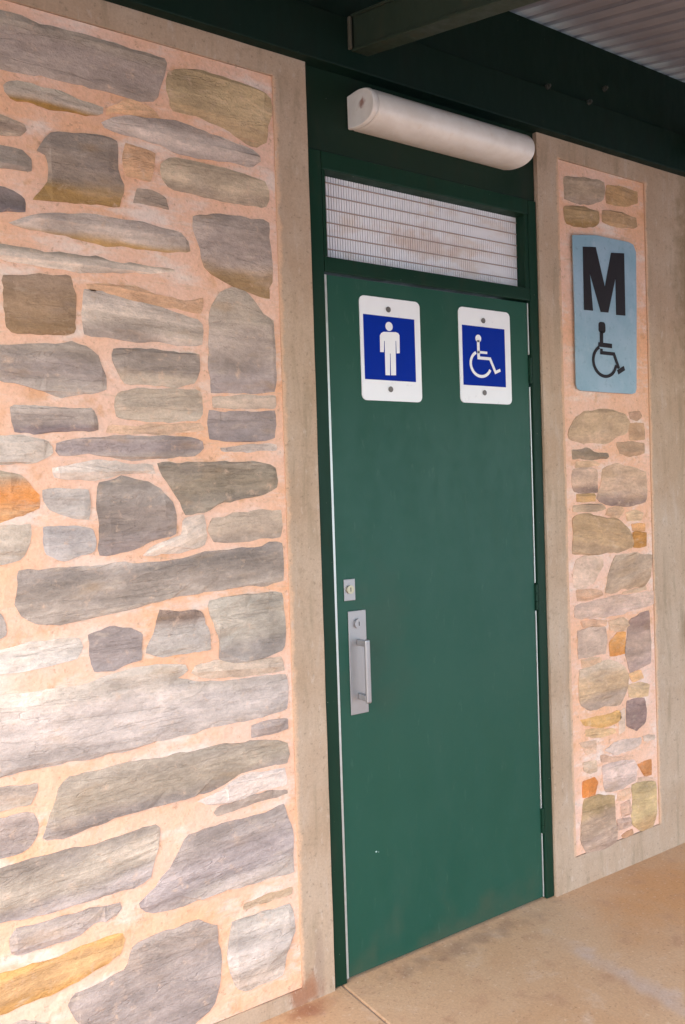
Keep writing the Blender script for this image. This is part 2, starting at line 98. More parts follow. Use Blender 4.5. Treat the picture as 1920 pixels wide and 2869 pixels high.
PIER_STONES=[
([(1.0009,2.5041),(1.0965,2.5217),(1.2152,2.5258),(1.2173,2.4932),(1.2093,2.4601),(1.1253,2.4295),(1.0608,2.4274),(1.0042,2.4307),(1.0028,2.4728)],[[0.344,0.247,0.164],[0.361,0.261,0.189]],8.3,0.3),
([(1.2318,2.5177),(1.3181,2.5264),(1.4066,2.5215),(1.4101,2.4811),(1.3294,2.4565),(1.2326,2.4517),(1.2306,2.4866)],[[0.486,0.285,0.133]],5.0,0.3),
([(1.002,2.4049),(1.0604,2.4167),(1.1248,2.4165),(1.1839,2.4107),(1.1791,2.3728),(1.1485,2.3507),(1.0768,2.3442),(1.0103,2.3448),(1.0019,2.371)],[[0.329,0.212,0.106],[0.307,0.179,0.069]],4.1,0.3),
([(1.2045,2.4228),(1.3004,2.4294),(1.3921,2.4258),(1.4015,2.3909),(1.3688,2.3792),(1.2844,2.3755),(1.2027,2.3764)],[[0.417,0.254,0.13]],0.8,0.3),
([(0.9959,1.623),(1.0369,1.6682),(1.0775,1.6871),(1.2151,1.7003),(1.3001,1.6842),(1.3354,1.6523),(1.3119,1.6144),(1.2392,1.5948),(1.1962,1.576),(1.0731,1.575),(0.9946,1.5877)],[[0.439,0.292,0.178],[0.475,0.312,0.2]],4.6,0.3),
([(1.3285,1.6913),(1.3879,1.6978),(1.4022,1.6792),(1.3716,1.6619),(1.3349,1.6681)],[[0.372,0.218,0.138]],3.6,0.3),
([(1.2495,1.5765),(1.322,1.5842),(1.411,1.5778),(1.4095,1.5397),(1.3345,1.5279),(1.2694,1.5372)],[[0.394,0.243,0.148]],-1.2,0.3),
([(1.0062,1.5517),(1.0791,1.5565),(1.1326,1.5409),(1.2018,1.5387),(1.2083,1.5249),(1.187,1.5181),(1.0114,1.5163)],[[0.266,0.186,0.123]],-3.1,0.4),
([(1.0118,1.48),(1.0851,1.4883),(1.139,1.4788),(1.1359,1.3971),(1.0681,1.3965),(1.0153,1.4001),(1.0037,1.4402)],[[0.472,0.311,0.218],[0.491,0.318,0.217],[0.287,0.183,0.136]],0.0,0.7),
([(1.1711,1.4824),(1.2421,1.5003),(1.3283,1.4857),(1.4172,1.4706),(1.4222,1.4037),(1.4128,1.3561),(1.3228,1.3448),(1.236,1.343),(1.1527,1.3641),(1.1326,1.3784),(1.1621,1.4277)],[[0.472,0.304,0.194],[0.472,0.303,0.2],[0.307,0.199,0.154]],1.0,0.5),
([(1.008,1.3551),(1.0742,1.3551),(1.1628,1.3545),(1.183,1.3355),(1.1274,1.3284),(1.0071,1.3329)],[[0.495,0.329,0.208]],-1.5,0.4),
([(1.0073,1.3144),(1.0607,1.3257),(1.1551,1.3084),(1.2531,1.2951),(1.3095,1.2551),(1.337,1.2065),(1.3361,1.183),(1.2342,1.1753),(1.0952,1.1752),(0.9956,1.1818),(1.0051,1.2568)],[[0.391,0.242,0.129],[0.389,0.248,0.148]],-8.4,0.5),
([(1.293,1.3179),(1.352,1.3251),(1.3964,1.314),(1.3803,1.286),(1.3064,1.2892)],[[0.533,0.342,0.201]],-1.1,0.3),
([(1.336,1.243),(1.4106,1.2392),(1.4086,1.1867),(1.3338,1.1865)],[[0.423,0.188,0.051]],0.0,0.3),
([(1.0161,1.1592),(1.0698,1.1735),(1.1581,1.163),(1.1567,1.1265),(1.1066,1.0757),(1.0518,1.0534),(0.9992,1.0625),(1.0018,1.1291)],[[0.511,0.343,0.244]],0.0,0.25),
([(1.2298,1.161),(1.3387,1.1632),(1.4438,1.1515),(1.433,1.0705),(1.3936,1.0354),(1.2608,1.0376),(1.2032,1.0242),(1.1682,1.0275),(1.1846,1.0904)],[[0.405,0.276,0.185],[0.417,0.263,0.159]],12.4,0.3),
([(1.0003,1.0006),(1.094,1.0093),(1.2478,1.0131),(1.4486,1.0137),(1.4542,0.96),(1.318,0.9499),(1.2164,0.9418),(1.0378,0.9474),(0.9985,0.9562)],[[0.532,0.352,0.259],[0.54,0.367,0.284]],0.8,0.3),
([(1.1859,0.9247),(1.2646,0.93),(1.3072,0.9019),(1.2626,0.8788),(1.1917,0.8917)],[[0.58,0.364,0.225]],-3.9,0.3),
([(1.013,0.9119),(1.0799,0.9132),(1.1621,0.9084),(1.1671,0.8572),(1.1583,0.8123),(1.0895,0.8123),(1.0156,0.8087)],[[0.457,0.31,0.225]],0.0,0.3),
([(1.1846,0.8437),(1.2284,0.8754),(1.2752,0.8746),(1.2685,0.7957),(1.2325,0.7957),(1.1828,0.7954)],[[0.519,0.233,0.075],[0.507,0.198,0.056]],0.0,0.3),
([(1.2881,0.9032),(1.3631,0.9329),(1.4163,0.9393),(1.4204,0.8499),(1.4199,0.7391),(1.3552,0.729),(1.2957,0.7233),(1.2694,0.7975),(1.2864,0.8611)],[[0.311,0.19,0.143],[0.377,0.247,0.179],[0.424,0.284,0.227]],0.0,0.5),
([(1.0187,0.7694),(1.0792,0.7743),(1.1761,0.7838),(1.2533,0.7545),(1.288,0.712),(1.2711,0.6534),(1.2332,0.6079),(1.1418,0.6186),(1.073,0.6142),(1.0203,0.639),(1.0096,0.7035)],[[0.442,0.313,0.215],[0.466,0.293,0.166],[0.434,0.299,0.216]],0.0,0.3),
([(1.2704,0.615),(1.3145,0.6173),(1.374,0.6124),(1.387,0.5574),(1.378,0.5206),(1.3245,0.4944),(1.2669,0.5262)],[[0.292,0.182,0.146]],0.0,0.35),
([(1.0119,0.595),(1.1265,0.5839),(1.2252,0.5901),(1.2384,0.5597),(1.2091,0.5416),(1.1182,0.5487),(1.0308,0.5691)],[[0.591,0.32,0.117]],-4.8,0.3),
([(1.0079,0.5099),(1.0951,0.5023),(1.0937,0.466),(1.0461,0.4618)],[[0.469,0.295,0.194]],-15.1,0.4),
([(1.1409,0.4556),(1.198,0.4769),(1.2845,0.4745),(1.3509,0.4667),(1.3498,0.4383),(1.2826,0.4276),(1.2032,0.4293)],[[0.572,0.409,0.32]],-0.9,0.3),
([(1.0243,0.4344),(1.0917,0.4297),(1.097,0.392),(1.0629,0.3901),(1.0299,0.4062)],[[0.521,0.351,0.232]],-15.6,0.3),
([(1.1273,0.4038),(1.201,0.4025),(1.3021,0.3912),(1.323,0.3584),(1.3138,0.3128),(1.2328,0.2975),(1.1408,0.3041),(1.1286,0.3483)],[[0.52,0.359,0.284],[0.51,0.359,0.284]],-3.4,0.4),
([(1.3247,0.3683),(1.4079,0.3704),(1.4057,0.3129),(1.3677,0.3162)],[[0.481,0.186,0.061]],0.0,0.3),
([(1.0213,0.3662),(1.0822,0.3711),(1.0985,0.3493),(1.0798,0.3078),(1.0193,0.3125)],[[0.507,0.169,0.041]],0.0,0.3),
([(1.0249,0.303),(1.1063,0.3026),(1.1893,0.2791),(1.1866,0.2099),(1.1968,0.1047),(1.1259,0.0953),(1.0372,0.1006),(0.9996,0.1648),(1.0096,0.2525)],[[0.383,0.243,0.116],[0.38,0.248,0.163],[0.347,0.23,0.165]],0.0,0.7),
([(1.2883,0.2976),(1.3627,0.2956),(1.4271,0.2816),(1.4255,0.141),(1.3926,0.0861),(1.3479,0.1071),(1.2826,0.152),(1.2936,0.2442)],[[0.456,0.307,0.15],[0.427,0.254,0.12]],0.0,0.5),
([(1.2235,0.2382),(1.2746,0.2451),(1.2873,0.1948),(1.2289,0.19)],[[0.59,0.352,0.239]],0.0,0.3),
([(1.2246,0.1239),(1.2832,0.1327),(1.2898,0.112),(1.2384,0.1063)],[[0.399,0.206,0.109]],4.4,0.3),
([(1.363,0.4687),(1.4313,0.4607),(1.4306,0.4439),(1.3697,0.4482)],[[0.526,0.372,0.275]],-6.8,0.3),
([(1.2895,0.7146),(1.3563,0.7192),(1.3739,0.6879),(1.3103,0.6832)],[[0.594,0.331,0.159]],-4.7,0.3),
([(1.32,1.6495),(1.4114,1.6534),(1.4155,1.593),(1.327,1.59)],[[0.555,0.331,0.191]],0.0,0.3),
([(1.0268,1.5097),(1.1291,1.5105),(1.1576,1.4957),(1.0823,1.4886),(1.0204,1.4883)],[[0.543,0.341,0.205]],1.4,0.3),
([(1.0279,1.3928),(1.1216,1.393),(1.1235,1.3672),(1.0296,1.3663)],[[0.573,0.329,0.146]],0.0,0.3),
([(1.1957,1.3378),(1.2712,1.3418),(1.2859,1.3267),(1.2513,1.3004),(1.1799,1.3131)],[[0.575,0.349,0.212]],3.4,0.3),
([(1.3271,1.2733),(1.403,1.2738),(1.4019,1.2455),(1.3355,1.2477)],[[0.537,0.265,0.111]],-2.0,0.3),
([(1.0119,1.0537),(1.14,1.0441),(1.1569,1.0251),(1.0867,1.0143),(1.016,1.0154)],[[0.553,0.318,0.196]],-1.1,0.3),
([(1.2711,1.0252),(1.4001,1.035),(1.4028,1.0205),(1.2646,1.0171)],[[0.538,0.34,0.212]],2.9,0.3),
([(1.0328,0.9435),(1.171,0.9322),(1.1672,0.9112),(1.0432,0.9195)],[[0.548,0.315,0.194]],-4.7,0.3),
([(1.0275,0.8051),(1.1306,0.8008),(1.1357,0.7826),(1.089,0.7775),(1.0347,0.7737)],[[0.545,0.338,0.21]],0.0,0.3),
([(1.2821,0.6747),(1.351,0.6742),(1.4047,0.6579),(1.3967,0.6164),(1.2895,0.6276)],[[0.558,0.355,0.194]],-7.7,0.4),
([(1.0403,0.5531),(1.1911,0.5294),(1.2084,0.5085),(1.1367,0.5062),(1.0393,0.5265)],[[0.564,0.342,0.175]],-8.6,0.4),
([(1.2295,0.5838),(1.2603,0.5905),(1.2572,0.5114),(1.2232,0.5018)],[[0.527,0.356,0.249]],0.0,0.3),
([(1.1168,0.4459),(1.217,0.4199),(1.2968,0.4139),(1.3022,0.3927),(1.2044,0.4066),(1.1215,0.4158)],[[0.595,0.356,0.236]],-8.9,0.3),
([(1.3307,0.3162),(1.4103,0.301),(1.4095,0.2807),(1.3173,0.2968)],[[0.595,0.373,0.249]],-9.7,0.3),
([(1.2119,0.2883),(1.2795,0.2891),(1.281,0.2487),(1.2047,0.2583)],[[0.589,0.352,0.22]],-3.5,0.3),
([(1.202,0.1896),(1.2782,0.1771),(1.2832,0.1457),(1.2064,0.1469)],[[0.548,0.346,0.247]],-8.7,0.3)]
MAN_SHAPE=[(0.1916,1.8967),(0.2003,1.9011),(0.2469,1.904),(0.2562,1.901),(0.2601,1.8952),(0.2592,1.8415),(0.2474,1.8398),(0.2471,1.8779),(0.2447,1.8777),(0.2425,1.7738),(0.2237,1.7728),(0.2245,1.8382),(0.2222,1.8381),(0.2197,1.7726),(0.2029,1.7721),(0.2039,1.8747),(0.2016,1.8745),(0.1992,1.8407),(0.1859,1.8402),(0.1867,1.8894)]
LETTER_M=[(1.0784,2.2697),(1.1463,2.2777),(1.1914,2.1382),(1.2315,2.2687),(1.3041,2.2761),(1.3022,2.0472),(1.2515,2.0448),(1.2528,2.1827),(1.2061,2.0494),(1.1658,2.0478),(1.11,2.1854),(1.1229,2.0481),(1.0761,2.0466)]
SIGN_PLATE=[(1.0273,2.3037),(1.0837,2.3127),(1.1557,2.3214),(1.2497,2.3213),(1.333,2.3223),(1.3611,2.3158),(1.3758,2.2907),(1.3713,2.0835),(1.3587,1.7778),(1.351,1.7638),(1.3323,1.7594),(1.1872,1.7593),(1.0494,1.7601),(1.0337,1.7658),(1.026,1.7805),(1.0288,2.0502)]

# ------------------------------------------------------------------ helpers
def lin(r, g, b):
    f = lambda v: v/255/12.92 if v/255 <= .04045 else ((v/255+.055)/1.055)**2.4
    return (f(r), f(g), f(b), 1)

class NT:
    def __init__(s, name):
        s.m = bpy.data.materials.new(name); s.m.use_nodes = True; s.t = s.m.node_tree; s.t.nodes.clear()
        s.out = s.n('ShaderNodeOutputMaterial'); s.b = s.n('ShaderNodeBsdfPrincipled'); s.l(s.b.outputs[0], s.out.inputs[0])
    def n(s, t, **k):
        x = s.t.nodes.new(t)
        for a, v in k.items(): setattr(x, a, v)
        return x
    def l(s, a, b): s.t.links.new(a, b)
    def put(s, v, sock):
        if hasattr(v, 'node'): s.l(v, sock)
        elif v is not None: sock.default_value = v
    def math(s, op, a, b=None, c=None, clamp=False):
        x = s.n('ShaderNodeMath', operation=op, use_clamp=clamp)
        for i, v in enumerate((a, b, c)): s.put(v, x.inputs[i])
        return x.outputs[0]
    def coord(s, which='Object'):
        return s.n('ShaderNodeTexCoord').outputs[which]
    def mapped(s, v, scale=(1,1,1), loc=(0,0,0), rot=(0,0,0)):
        x = s.n('ShaderNodeMapping'); s.l(v, x.inputs[0]); x.inputs['Scale'].default_value = scale
        x.inputs['Location'].default_value = loc; x.inputs['Rotation'].default_value = rot; return x.outputs[0]
    def noise(s, v, scale, detail=4, rough=.55, dist=0.0):
        x = s.n('ShaderNodeTexNoise'); s.l(v, x.inputs['Vector']); x.inputs['Scale'].default_value = scale
        x.inputs['Detail'].default_value = detail; x.inputs['Roughness'].default_value = rough; x.inputs['Distortion'].default_value = dist
        return x.outputs[0]
    def step(s, v, a, b, lo=0.0, hi=1.0):
        x = s.n('ShaderNodeMapRange', interpolation_type='SMOOTHSTEP'); s.put(v, x.inputs[0])
        s.put(a, x.inputs[1]); s.put(b, x.inputs[2]); x.inputs[3].default_value = lo; x.inputs[4].default_value = hi
        return x.outputs[0]
    def mix(s, f, a, b, blend='MIX'):
        x = s.n('ShaderNodeMix', data_type='RGBA', blend_type=blend); s.put(f, x.inputs[0]); s.put(a, x.inputs[6]); s.put(b, x.inputs[7])
        return x.outputs[2]
    def attr(s, name, out='Fac'):
        return s.n('ShaderNodeAttribute', attribute_type='OBJECT', attribute_name=name).outputs[out]
    def bump(s, h, strength=.5, dist=.002, nrm=None):
        x = s.n('ShaderNodeBump'); s.put(h, x.inputs['Height']); x.inputs['Strength'].default_value = strength; x.inputs['Distance'].default_value = dist
        if nrm: s.l(nrm, x.inputs['Normal'])
        s.l(x.outputs[0], s.b.inputs['Normal']); return x.outputs[0]
    def done(s, col=None, rough=.8, metal=0.0, spec=None):
        s.put(col, s.b.inputs['Base Color']); s.put(rough, s.b.inputs['Roughness']); s.put(metal, s.b.inputs['Metallic'])
        if spec is not None: s.b.inputs['Specular IOR Level'].default_value = spec
        return s.m
    def sep(s, v):
        x = s.n('ShaderNodeSeparateXYZ'); s.l(v, x.inputs[0]); return x.outputs
    def blob(s, v, c, r, fuzz=.6, wob=.4, nscale=18):
        """noisy round patch (0..1) at place c with radii r"""
        d = s.n('ShaderNodeVectorMath', operation='SUBTRACT'); s.l(v, d.inputs[0]); d.inputs[1].default_value = c
        e = s.n('ShaderNodeVectorMath', operation='DIVIDE'); s.l(d.outputs[0], e.inputs[0]); e.inputs[1].default_value = r
        ln = s.n('ShaderNodeVectorMath', operation='LENGTH'); s.l(e.outputs[0], ln.inputs[0])
        q = s.math('ADD', ln.outputs['Value'], s.math('MULTIPLY', s.math('SUBTRACT', s.noise(v, nscale, 5), .5), wob*4))
        return s.step(q, 1.0, 1.0-fuzz)

def link(name, me, mat=None, parent=None, loc=None):
    o = bpy.data.objects.new(name, me); COL.objects.link(o)
    if parent: o.parent = parent
    if loc: o.location = loc
    if mat and me: me.materials.append(mat)
    return o
def obj(name, bm, mat, parent=None, loc=None, smooth=False):
    me = bpy.data.meshes.new(name); bmesh.ops.recalc_face_normals(bm, faces=bm.faces[:]); bm.to_mesh(me); bm.free()
    if smooth:
        for f in me.polygons: f.use_smooth = True
    return link(name, me, mat, parent, loc)
def thing(name, label, cat, loc=(0,0,0), group=None):
    o = link(name, None, loc=loc); o.empty_display_size = .1
    return tag(o, label, cat, group)
def tag(o, label, cat, group=None):
    o['label'] = label; o['category'] = cat; o['kind'] = 'thing'
    if group: o['group'] = group
    return o
def box(bm, x0, x1, y0, y1, z0, z1, bevel=0.0, seg=2):
    r = bmesh.ops.create_cube(bm, size=1.0)
    for v in r['verts']: v.co = Vector((x0+(v.co.x+.5)*(x1-x0), y0+(v.co.y+.5)*(y1-y0), z0+(v.co.z+.5)*(z1-z0)))
    if bevel:
        es = list({e for v in r['verts'] for e in v.link_edges})
        bmesh.ops.bevel(bm, geom=es, offset=bevel, segments=seg, affect='EDGES', profile=.5)
    return bm
def nbox(*a, **k): return box(bmesh.new(), *a, **k)
def cyl(bm, c, axis, r, h, seg=16, r2=None):
    """cylinder centred at c along axis ('x','y','z' or a vector)"""
    ax = {'x':Vector((1,0,0)),'y':Vector((0,1,0)),'z':Vector((0,0,1))}.get(axis, axis)
    m = Matrix.Translation(c) @ ax.to_track_quat('Z','Y').to_matrix().to_4x4()
    bmesh.ops.create_cone(bm, cap_ends=True, segments=seg, radius1=r, radius2=r if r2 is None else r2, depth=h, matrix=m)
    return bm
def plate(bm, pts, y0, y1):
    """outline (x,z) extruded from y0 (back) to y1 (front)"""
    a = [bm.verts.new((x,y0,z)) for x,z in pts]; b = [bm.verts.new((x,y1,z)) for x,z in pts]
    bm.faces.new(a); bm.faces.new(b)
    for i in range(len(pts)):
        j = (i+1) % len(pts); bm.faces.new((a[i],a[j],b[j],b[i]))
    return bm
def stroke(bm, pts, wd, y0, y1, closed=False):
    """flat ribbon of width wd along the (x,z) polyline"""
    L, R = [], []; n = len(pts)
    for i, p in enumerate(pts):
        p = Vector(p); a = Vector(pts[max(i-1,0)]); b = Vector(pts[min(i+1,n-1)])
        d1 = (p-a).normalized() if i else (b-p).normalized(); d2 = (b-p).normalized() if i < n-1 else d1
        m = (d1+d2).normalized(); nn = Vector((-m.y, m.x)); k = 1/max(.5, m.dot(d1))
        L.append(tuple(p+nn*wd/2*k)); R.append(tuple(p-nn*wd/2*k))
    for i in range(n-1):
        plate(bm, [L[i],L[i+1],R[i+1],R[i]], y0, y1)
    return bm
def disc(c, r, n=24): return [(c[0]+r*math.cos(2*math.pi*i/n), c[1]+r*math.sin(2*math.pi*i/n)) for i in range(n)]
def arc(c, rx, rz, a0, a1, n=26):
    return [(c[0]+rx*math.cos(math.radians(a0+(a1-a0)*i/n)), c[1]+rz*math.sin(math.radians(a0+(a1-a0)*i/n))) for i in range(n+1)]
def rrect(x0, x1, z0, z1, r, n=5):
    p = []
    for cx, cz, a in ((x1-r,z1-r,0),(x0+r,z1-r,90),(x0+r,z0+r,180),(x1-r,z0+r,270)):
        for i in range(n+1):
            t = math.radians(a+90*i/n); p.append((cx+r*math.cos(t), cz+r*math.sin(t)))
    return p

# ------------------------------------------------------------------ materials
def mat_stone():
    t = NT('stone'); o = t.coord()
    rnd = t.n('ShaderNodeObjectInfo').outputs['Random']
    off = t.n('ShaderNodeCombineXYZ'); 
    for i, k in enumerate((37., 11., 53.)): t.l(t.math('MULTIPLY', rnd, k), off.inputs[i])
    ad = t.n('ShaderNodeVectorMath', operation='ADD'); t.l(o, ad.inputs[0]); t.l(off.outputs[0], ad.inputs[1]); v = ad.outputs[0]
    z = t.sep(o)[2]
    warp = t.math('MULTIPLY', t.math('SUBTRACT', t.noise(t.mapped(v,(3,3,9)), 2.2, 5), .5), .9)
    h = t.math('ADD', t.math('DIVIDE', z, t.attr('half_height')), warp)
    c = t.mix(t.step(h, -.75, -.15), t.attr('tone_low','Color'), t.attr('tone_mid','Color'))
    c = t.mix(t.step(h, .1, .7), c, t.attr('tone_top','Color'))
    st = t.attr('streak')
    s1 = t.noise(t.mapped(v,(1.7,1.7,15)), 1.7, 5, .58, .35)
    s2 = t.noise(t.mapped(v,(7,7,75)), 1.0, 4, .6, .2)
    blot = t.noise(t.mapped(v,(1,1,1.8)), 8, 6, .62, .3); grain = t.noise(v, 230, 3, .6); pit = t.noise(t.mapped(v,(1,1,1.9)), 52, 5, .65)
    big = t.noise(t.mapped(v,(1,1,2.2)), 2.6, 3, .5, .5)
    ledge = t.math('DIVIDE', t.math('FLOOR', t.math('MULTIPLY', t.noise(t.mapped(v,(2.2,2.2,9)), 1.7, 5, .62, .6), 9)), 9)
    k = t.math('ADD', t.math('MULTIPLY', t.math('SUBTRACT', s1, .49), 2.5), t.math('MULTIPLY', t.math('SUBTRACT', s2, .5), .45))
    k = t.math('MULTIPLY', k, st)
    for q, wgt in ((blot, 1.7), (big, 1.2), (grain, .5), (pit, .95), (ledge, .7)):
        k = t.math('ADD', k, t.math('MULTIPLY', t.math('SUBTRACT', q, .5), wgt))
    k = t.math('MULTIPLY', t.math('POWER', 2.0, k), 1.22)
    cc = t.n('ShaderNodeVectorMath', operation='SCALE'); t.l(c, cc.inputs[0]); t.l(k, cc.inputs['Scale']); c = cc.outputs[0]
    # ochre iron tint, lilac tint, pale lime bloom
    c = t.mix(t.step(t.noise(t.mapped(v,(2,2,6)), 3.1, 4), .56, .76, 0, .34), c, lin(176,138,96))
    c = t.mix(t.step(t.noise(t.mapped(v,(1.5,1.5,4)), 5.3, 4), .54, .74, 0, .12), c, lin(172,160,160))
    c = t.mix(t.step(t.noise(t.mapped(v,(1.5,1.5,5)), 9, 6, .66),   .56, .74, 0, .4), c, lin(206,182,158))
    # slurry of mortar wiped over the arris
    near = t.n('ShaderNodeAttribute', attribute_type='GEOMETRY', attribute_name='edge_near').outputs['Fac']
    sm = t.math('ADD', near, t.math('MULTIPLY', t.math('SUBTRACT', t.noise(v, 34, 6, .68), .5), 2.6))
    c = t.mix(t.step(sm, .12, .8, 0, .9), c, lin(216,180,152))
    fl = t.math('MULTIPLY', t.step(t.noise(t.mapped(v,(1,1,2.2)), 70, 4, .7), .56, .66), t.math('ADD', .25, near))
    c = t.mix(t.math('MULTIPLY', fl, .4), c, lin(96,84,76))
    crack = t.step(t.math('ABSOLUTE', t.math('SUBTRACT', t.noise(t.mapped(v,(1.4,1.4,11)), 1.6, 4, .55, .8), .46)), .0, .009, 1, 0)
    c = t.mix(t.math('MULTIPLY', crack, t.step(blot, .46, .64, .0, .14)), c, lin(104,92,84))
    hgt = t.math('ADD', t.math('MULTIPLY', s1, .8), t.math('MULTIPLY', pit, .9))
    hgt = t.math('ADD', hgt, t.math('ADD', t.math('MULTIPLY', grain, .25), t.math('ADD', blot, t.math('MULTIPLY', ledge, 1.6)))); hgt = t.math('SUBTRACT', hgt, t.math('MULTIPLY', crack, .4))
    t.bump(hgt, .62, .007)
    return t.done(c, .85, spec=.25)
def mat_mortar():
    t = NT('mortar'); v = t.coord()
    n1 = t.noise(v, 2.4, 5, .6); n2 = t.noise(v, 13, 5, .6); n3 = t.noise(v, 120, 3, .6); n4 = t.noise(v, 45, 4, .6)
    c = t.mix(t.step(n1, .32, .68), lin(228,172,133), lin(230,189,166))
    c = t.mix(t.step(t.noise(t.mapped(v,(1,1,2.5)), 5, 6, .66), .48, .68, 0, .85), c, lin(228,206,190))
    c = t.mix(t.step(n2, .44, .28, 0, .6), c, lin(204,148,102))
    c = t.mix(t.step(t.noise(t.mapped(v,(2,2,9)), 6, 6, .7, .5), .56, .7, 0, .5), c, lin(188,160,136))
    c = t.mix(t.step(n4, .60, .8, 0, .45), c, lin(170,120,88))
    k = t.math('ADD', .82, t.math('MULTIPLY', n3, .36))
    c = t.mix(t.step(t.noise(v, 62, 4, .68), .6, .7, 0, .4), c, lin(150,112,86))
    cc = t.n('ShaderNodeVectorMath', operation='SCALE'); t.l(c, cc.inputs[0]); t.l(k, cc.inputs['Scale'])
    t.bump(t.math('ADD', t.math('ADD', t.math('MULTIPLY', n4, 1.2), n2), t.math('MULTIPLY', n3, .6)), .42, .005)
    return t.done(cc.outputs[0], .92, spec=.2)
def mat_concrete():
    t = NT('concrete'); v = t.coord()
    n1 = t.noise(v, 3, 5, .6); n2 = t.noise(t.mapped(v,(13,13,2.0)), 1.3, 6, .66, .4); n3 = t.noise(v, 170, 3, .6); n4 = t.noise(v, 22, 6, .66)
    c = t.mix(t.step(n1, .3, .7), lin(174,145,118), lin(186,161,137))
    c = t.mix(t.step(n2, .5, .72, 0, .6), c, lin(140,122,96))
    c = t.mix(t.step(n2, .46, .3, 0, .5), c, lin(190,170,152))
    c = t.mix(t.step(n4, .56, .74, 0, .55), c, lin(144,122,98))
    c = t.mix(t.step(t.noise(v, 60, 2, .5), .70, .78, 0, .5), c, lin(110,94,80))
    # mortar wiped over the joint between panel and concrete
    xx = t.sep(v)[0]
    for xe in (-.158, .972, 1.447):
        dd = t.math('ADD', t.math('ABSOLUTE', t.math('SUBTRACT', xx, xe)), t.math('MULTIPLY', t.math('SUBTRACT', t.noise(v, 12, 6, .7), .5), .05))
        zz = t.sep(v)[2]; inz = t.math('MULTIPLY', t.step(zz, .04 if xe < 0 else .105, .06 if xe < 0 else .125), t.step(zz, 2.575, 2.56))
        c = t.mix(t.math('MULTIPLY', inz, t.step(dd, .016, .002, 0, .8)), c, lin(216,172,138))
    # dirt and rust at the foot of the jamb beside the door
    c = t.mix(t.math('MULTIPLY', t.blob(v, (-.15,-.01,.03), (.075,.2,.06)), .75), c, lin(150,96,66))
    c = t.mix(t.math('MULTIPLY', t.blob(v, (-.10,-.01,.10), (.022,.2,.13)), .5), c, lin(150,126,108))
    # weathered brown streaks on the far right-hand column
    c = t.mix(t.math('MULTIPLY', t.blob(v, (1.71,-.01,2.25), (.12,.3,.7), .9, .5), .6), c, lin(126,106,74))
    c = t.mix(t.math('MULTIPLY', t.blob(v, (1.64,-.01,.84), (.03,.3,.10), .8), .6), c, lin(130,104,76))
    c = t.mix(t.step(t.noise(v, 85, 3, .6), .6, .68, 0, .5), c, lin(118,100,80))
    c = t.mix(t.step(t.noise(t.mapped(v,(1,1,.4)), 48, 4, .7), .58, .68, 0, .4), c, lin(196,176,158))
    k = t.math('ADD', .78, t.math('MULTIPLY', n3, .44))
    cc = t.n('ShaderNodeVectorMath', operation='SCALE'); t.l(c, cc.inputs[0]); t.l(k, cc.inputs['Scale'])
    t.bump(t.math('ADD', t.math('MULTIPLY', n2, .6), t.math('ADD', t.math('MULTIPLY', n4, .5), t.math('MULTIPLY', n3, .4))), .45, .003)
    return t.done(cc.outputs[0], .88, spec=.25)
def mat_paint(name, base, dark, rough=.42, wear=.25, grime=lin(60,58,42)):
    t = NT(name); v = t.coord('Object')
    n1 = t.noise(v, 2.2, 5, .6); n2 = t.noise(t.mapped(v,(1,1,.35)), 16, 5, .65); n3 = t.noise(v, 320, 2)
    c = t.mix(t.step(n1, .3, .7), base, dark)
    c = t.mix(t.step(n2, .5, .78, 0, wear), c, grime)
    c = t.mix(t.step(t.noise(v, 95, 2, .5), .765, .79, 0, .55), c, lin(150,150,132))
    t.bump(t.math('ADD', n3, t.math('MULTIPLY', t.noise(v, 40, 3), .8)), .12, .001)
    return t.done(c, t.step(n2, .3, .7, rough-.06, rough+.12), spec=.22)
def mat_plain(name, col, rough=.5, metal=0., var=.12, scale=20, bump=.1, spec=None):
    t = NT(name); v = t.coord()
    n = t.noise(v, scale, 5, .6); g = t.noise(v, scale*12, 2)
    k = t.math('ADD', 1-var, t.math('MULTIPLY', n, var*2))
    cc = t.n('ShaderNodeVectorMath', operation='SCALE'); cc.inputs[0].default_value = col[:3]; t.l(k, cc.inputs['Scale'])
    t.bump(t.math('ADD', n, g), bump, .001)
    return t.done(cc.outputs[0], t.step(n, .3, .7, max(.05,rough-.08), rough+.08), metal, spec)
M_STONE, M_MORTAR, M_CONC = mat_stone(), mat_mortar(), mat_concrete()
def mat_door():
    t = NT('door_green_paint'); v = t.coord()
    n1 = t.noise(v, 1.6, 5, .6); n2 = t.noise(t.mapped(v,(1,1,.3)), 9, 6, .66); n3 = t.noise(v, 300, 2); n4 = t.noise(v, 30, 5, .66)
    c = t.mix(t.step(n1, .3, .7), lin(26,72,56), lin(34,76,60))
    c = t.mix(t.step(n2, .5, .74, 0, .4), c, lin(46,78,62))
    c = t.mix(t.math('MULTIPLY', t.blob(v, (.15,.01,.98), (.17,.2,.34), 1.0, .7, 9), .35), c, lin(52,72,56))
    c = t.mix(t.math('MULTIPLY', t.blob(v, (.41,.01,-.02), (.6,.2,.17), 1.0, .8, 7), .45), c, lin(74,78,60))
    c = t.mix(t.step(t.noise(t.mapped(v,(1,1,.22)), 60, 5, .7), .6, .72, 0, .22), c, lin(80,104,88))
    t.bump(t.math('ADD', t.math('MULTIPLY', n3, .5), t.math('ADD', t.math('MULTIPLY', n4, .6), t.math('MULTIPLY', n1, 3))), .16, .002)
    return t.done(c, t.step(t.math('ADD', t.math('MULTIPLY', n2, .6), t.math('MULTIPLY', n4, .4)), .35, .65, .36, .56), spec=.28)
M_DOOR = mat_door()
M_FRAME = mat_paint('frame_green_paint', lin(10,44,28), lin(14,48,32), .5, .55, lin(40,46,30))
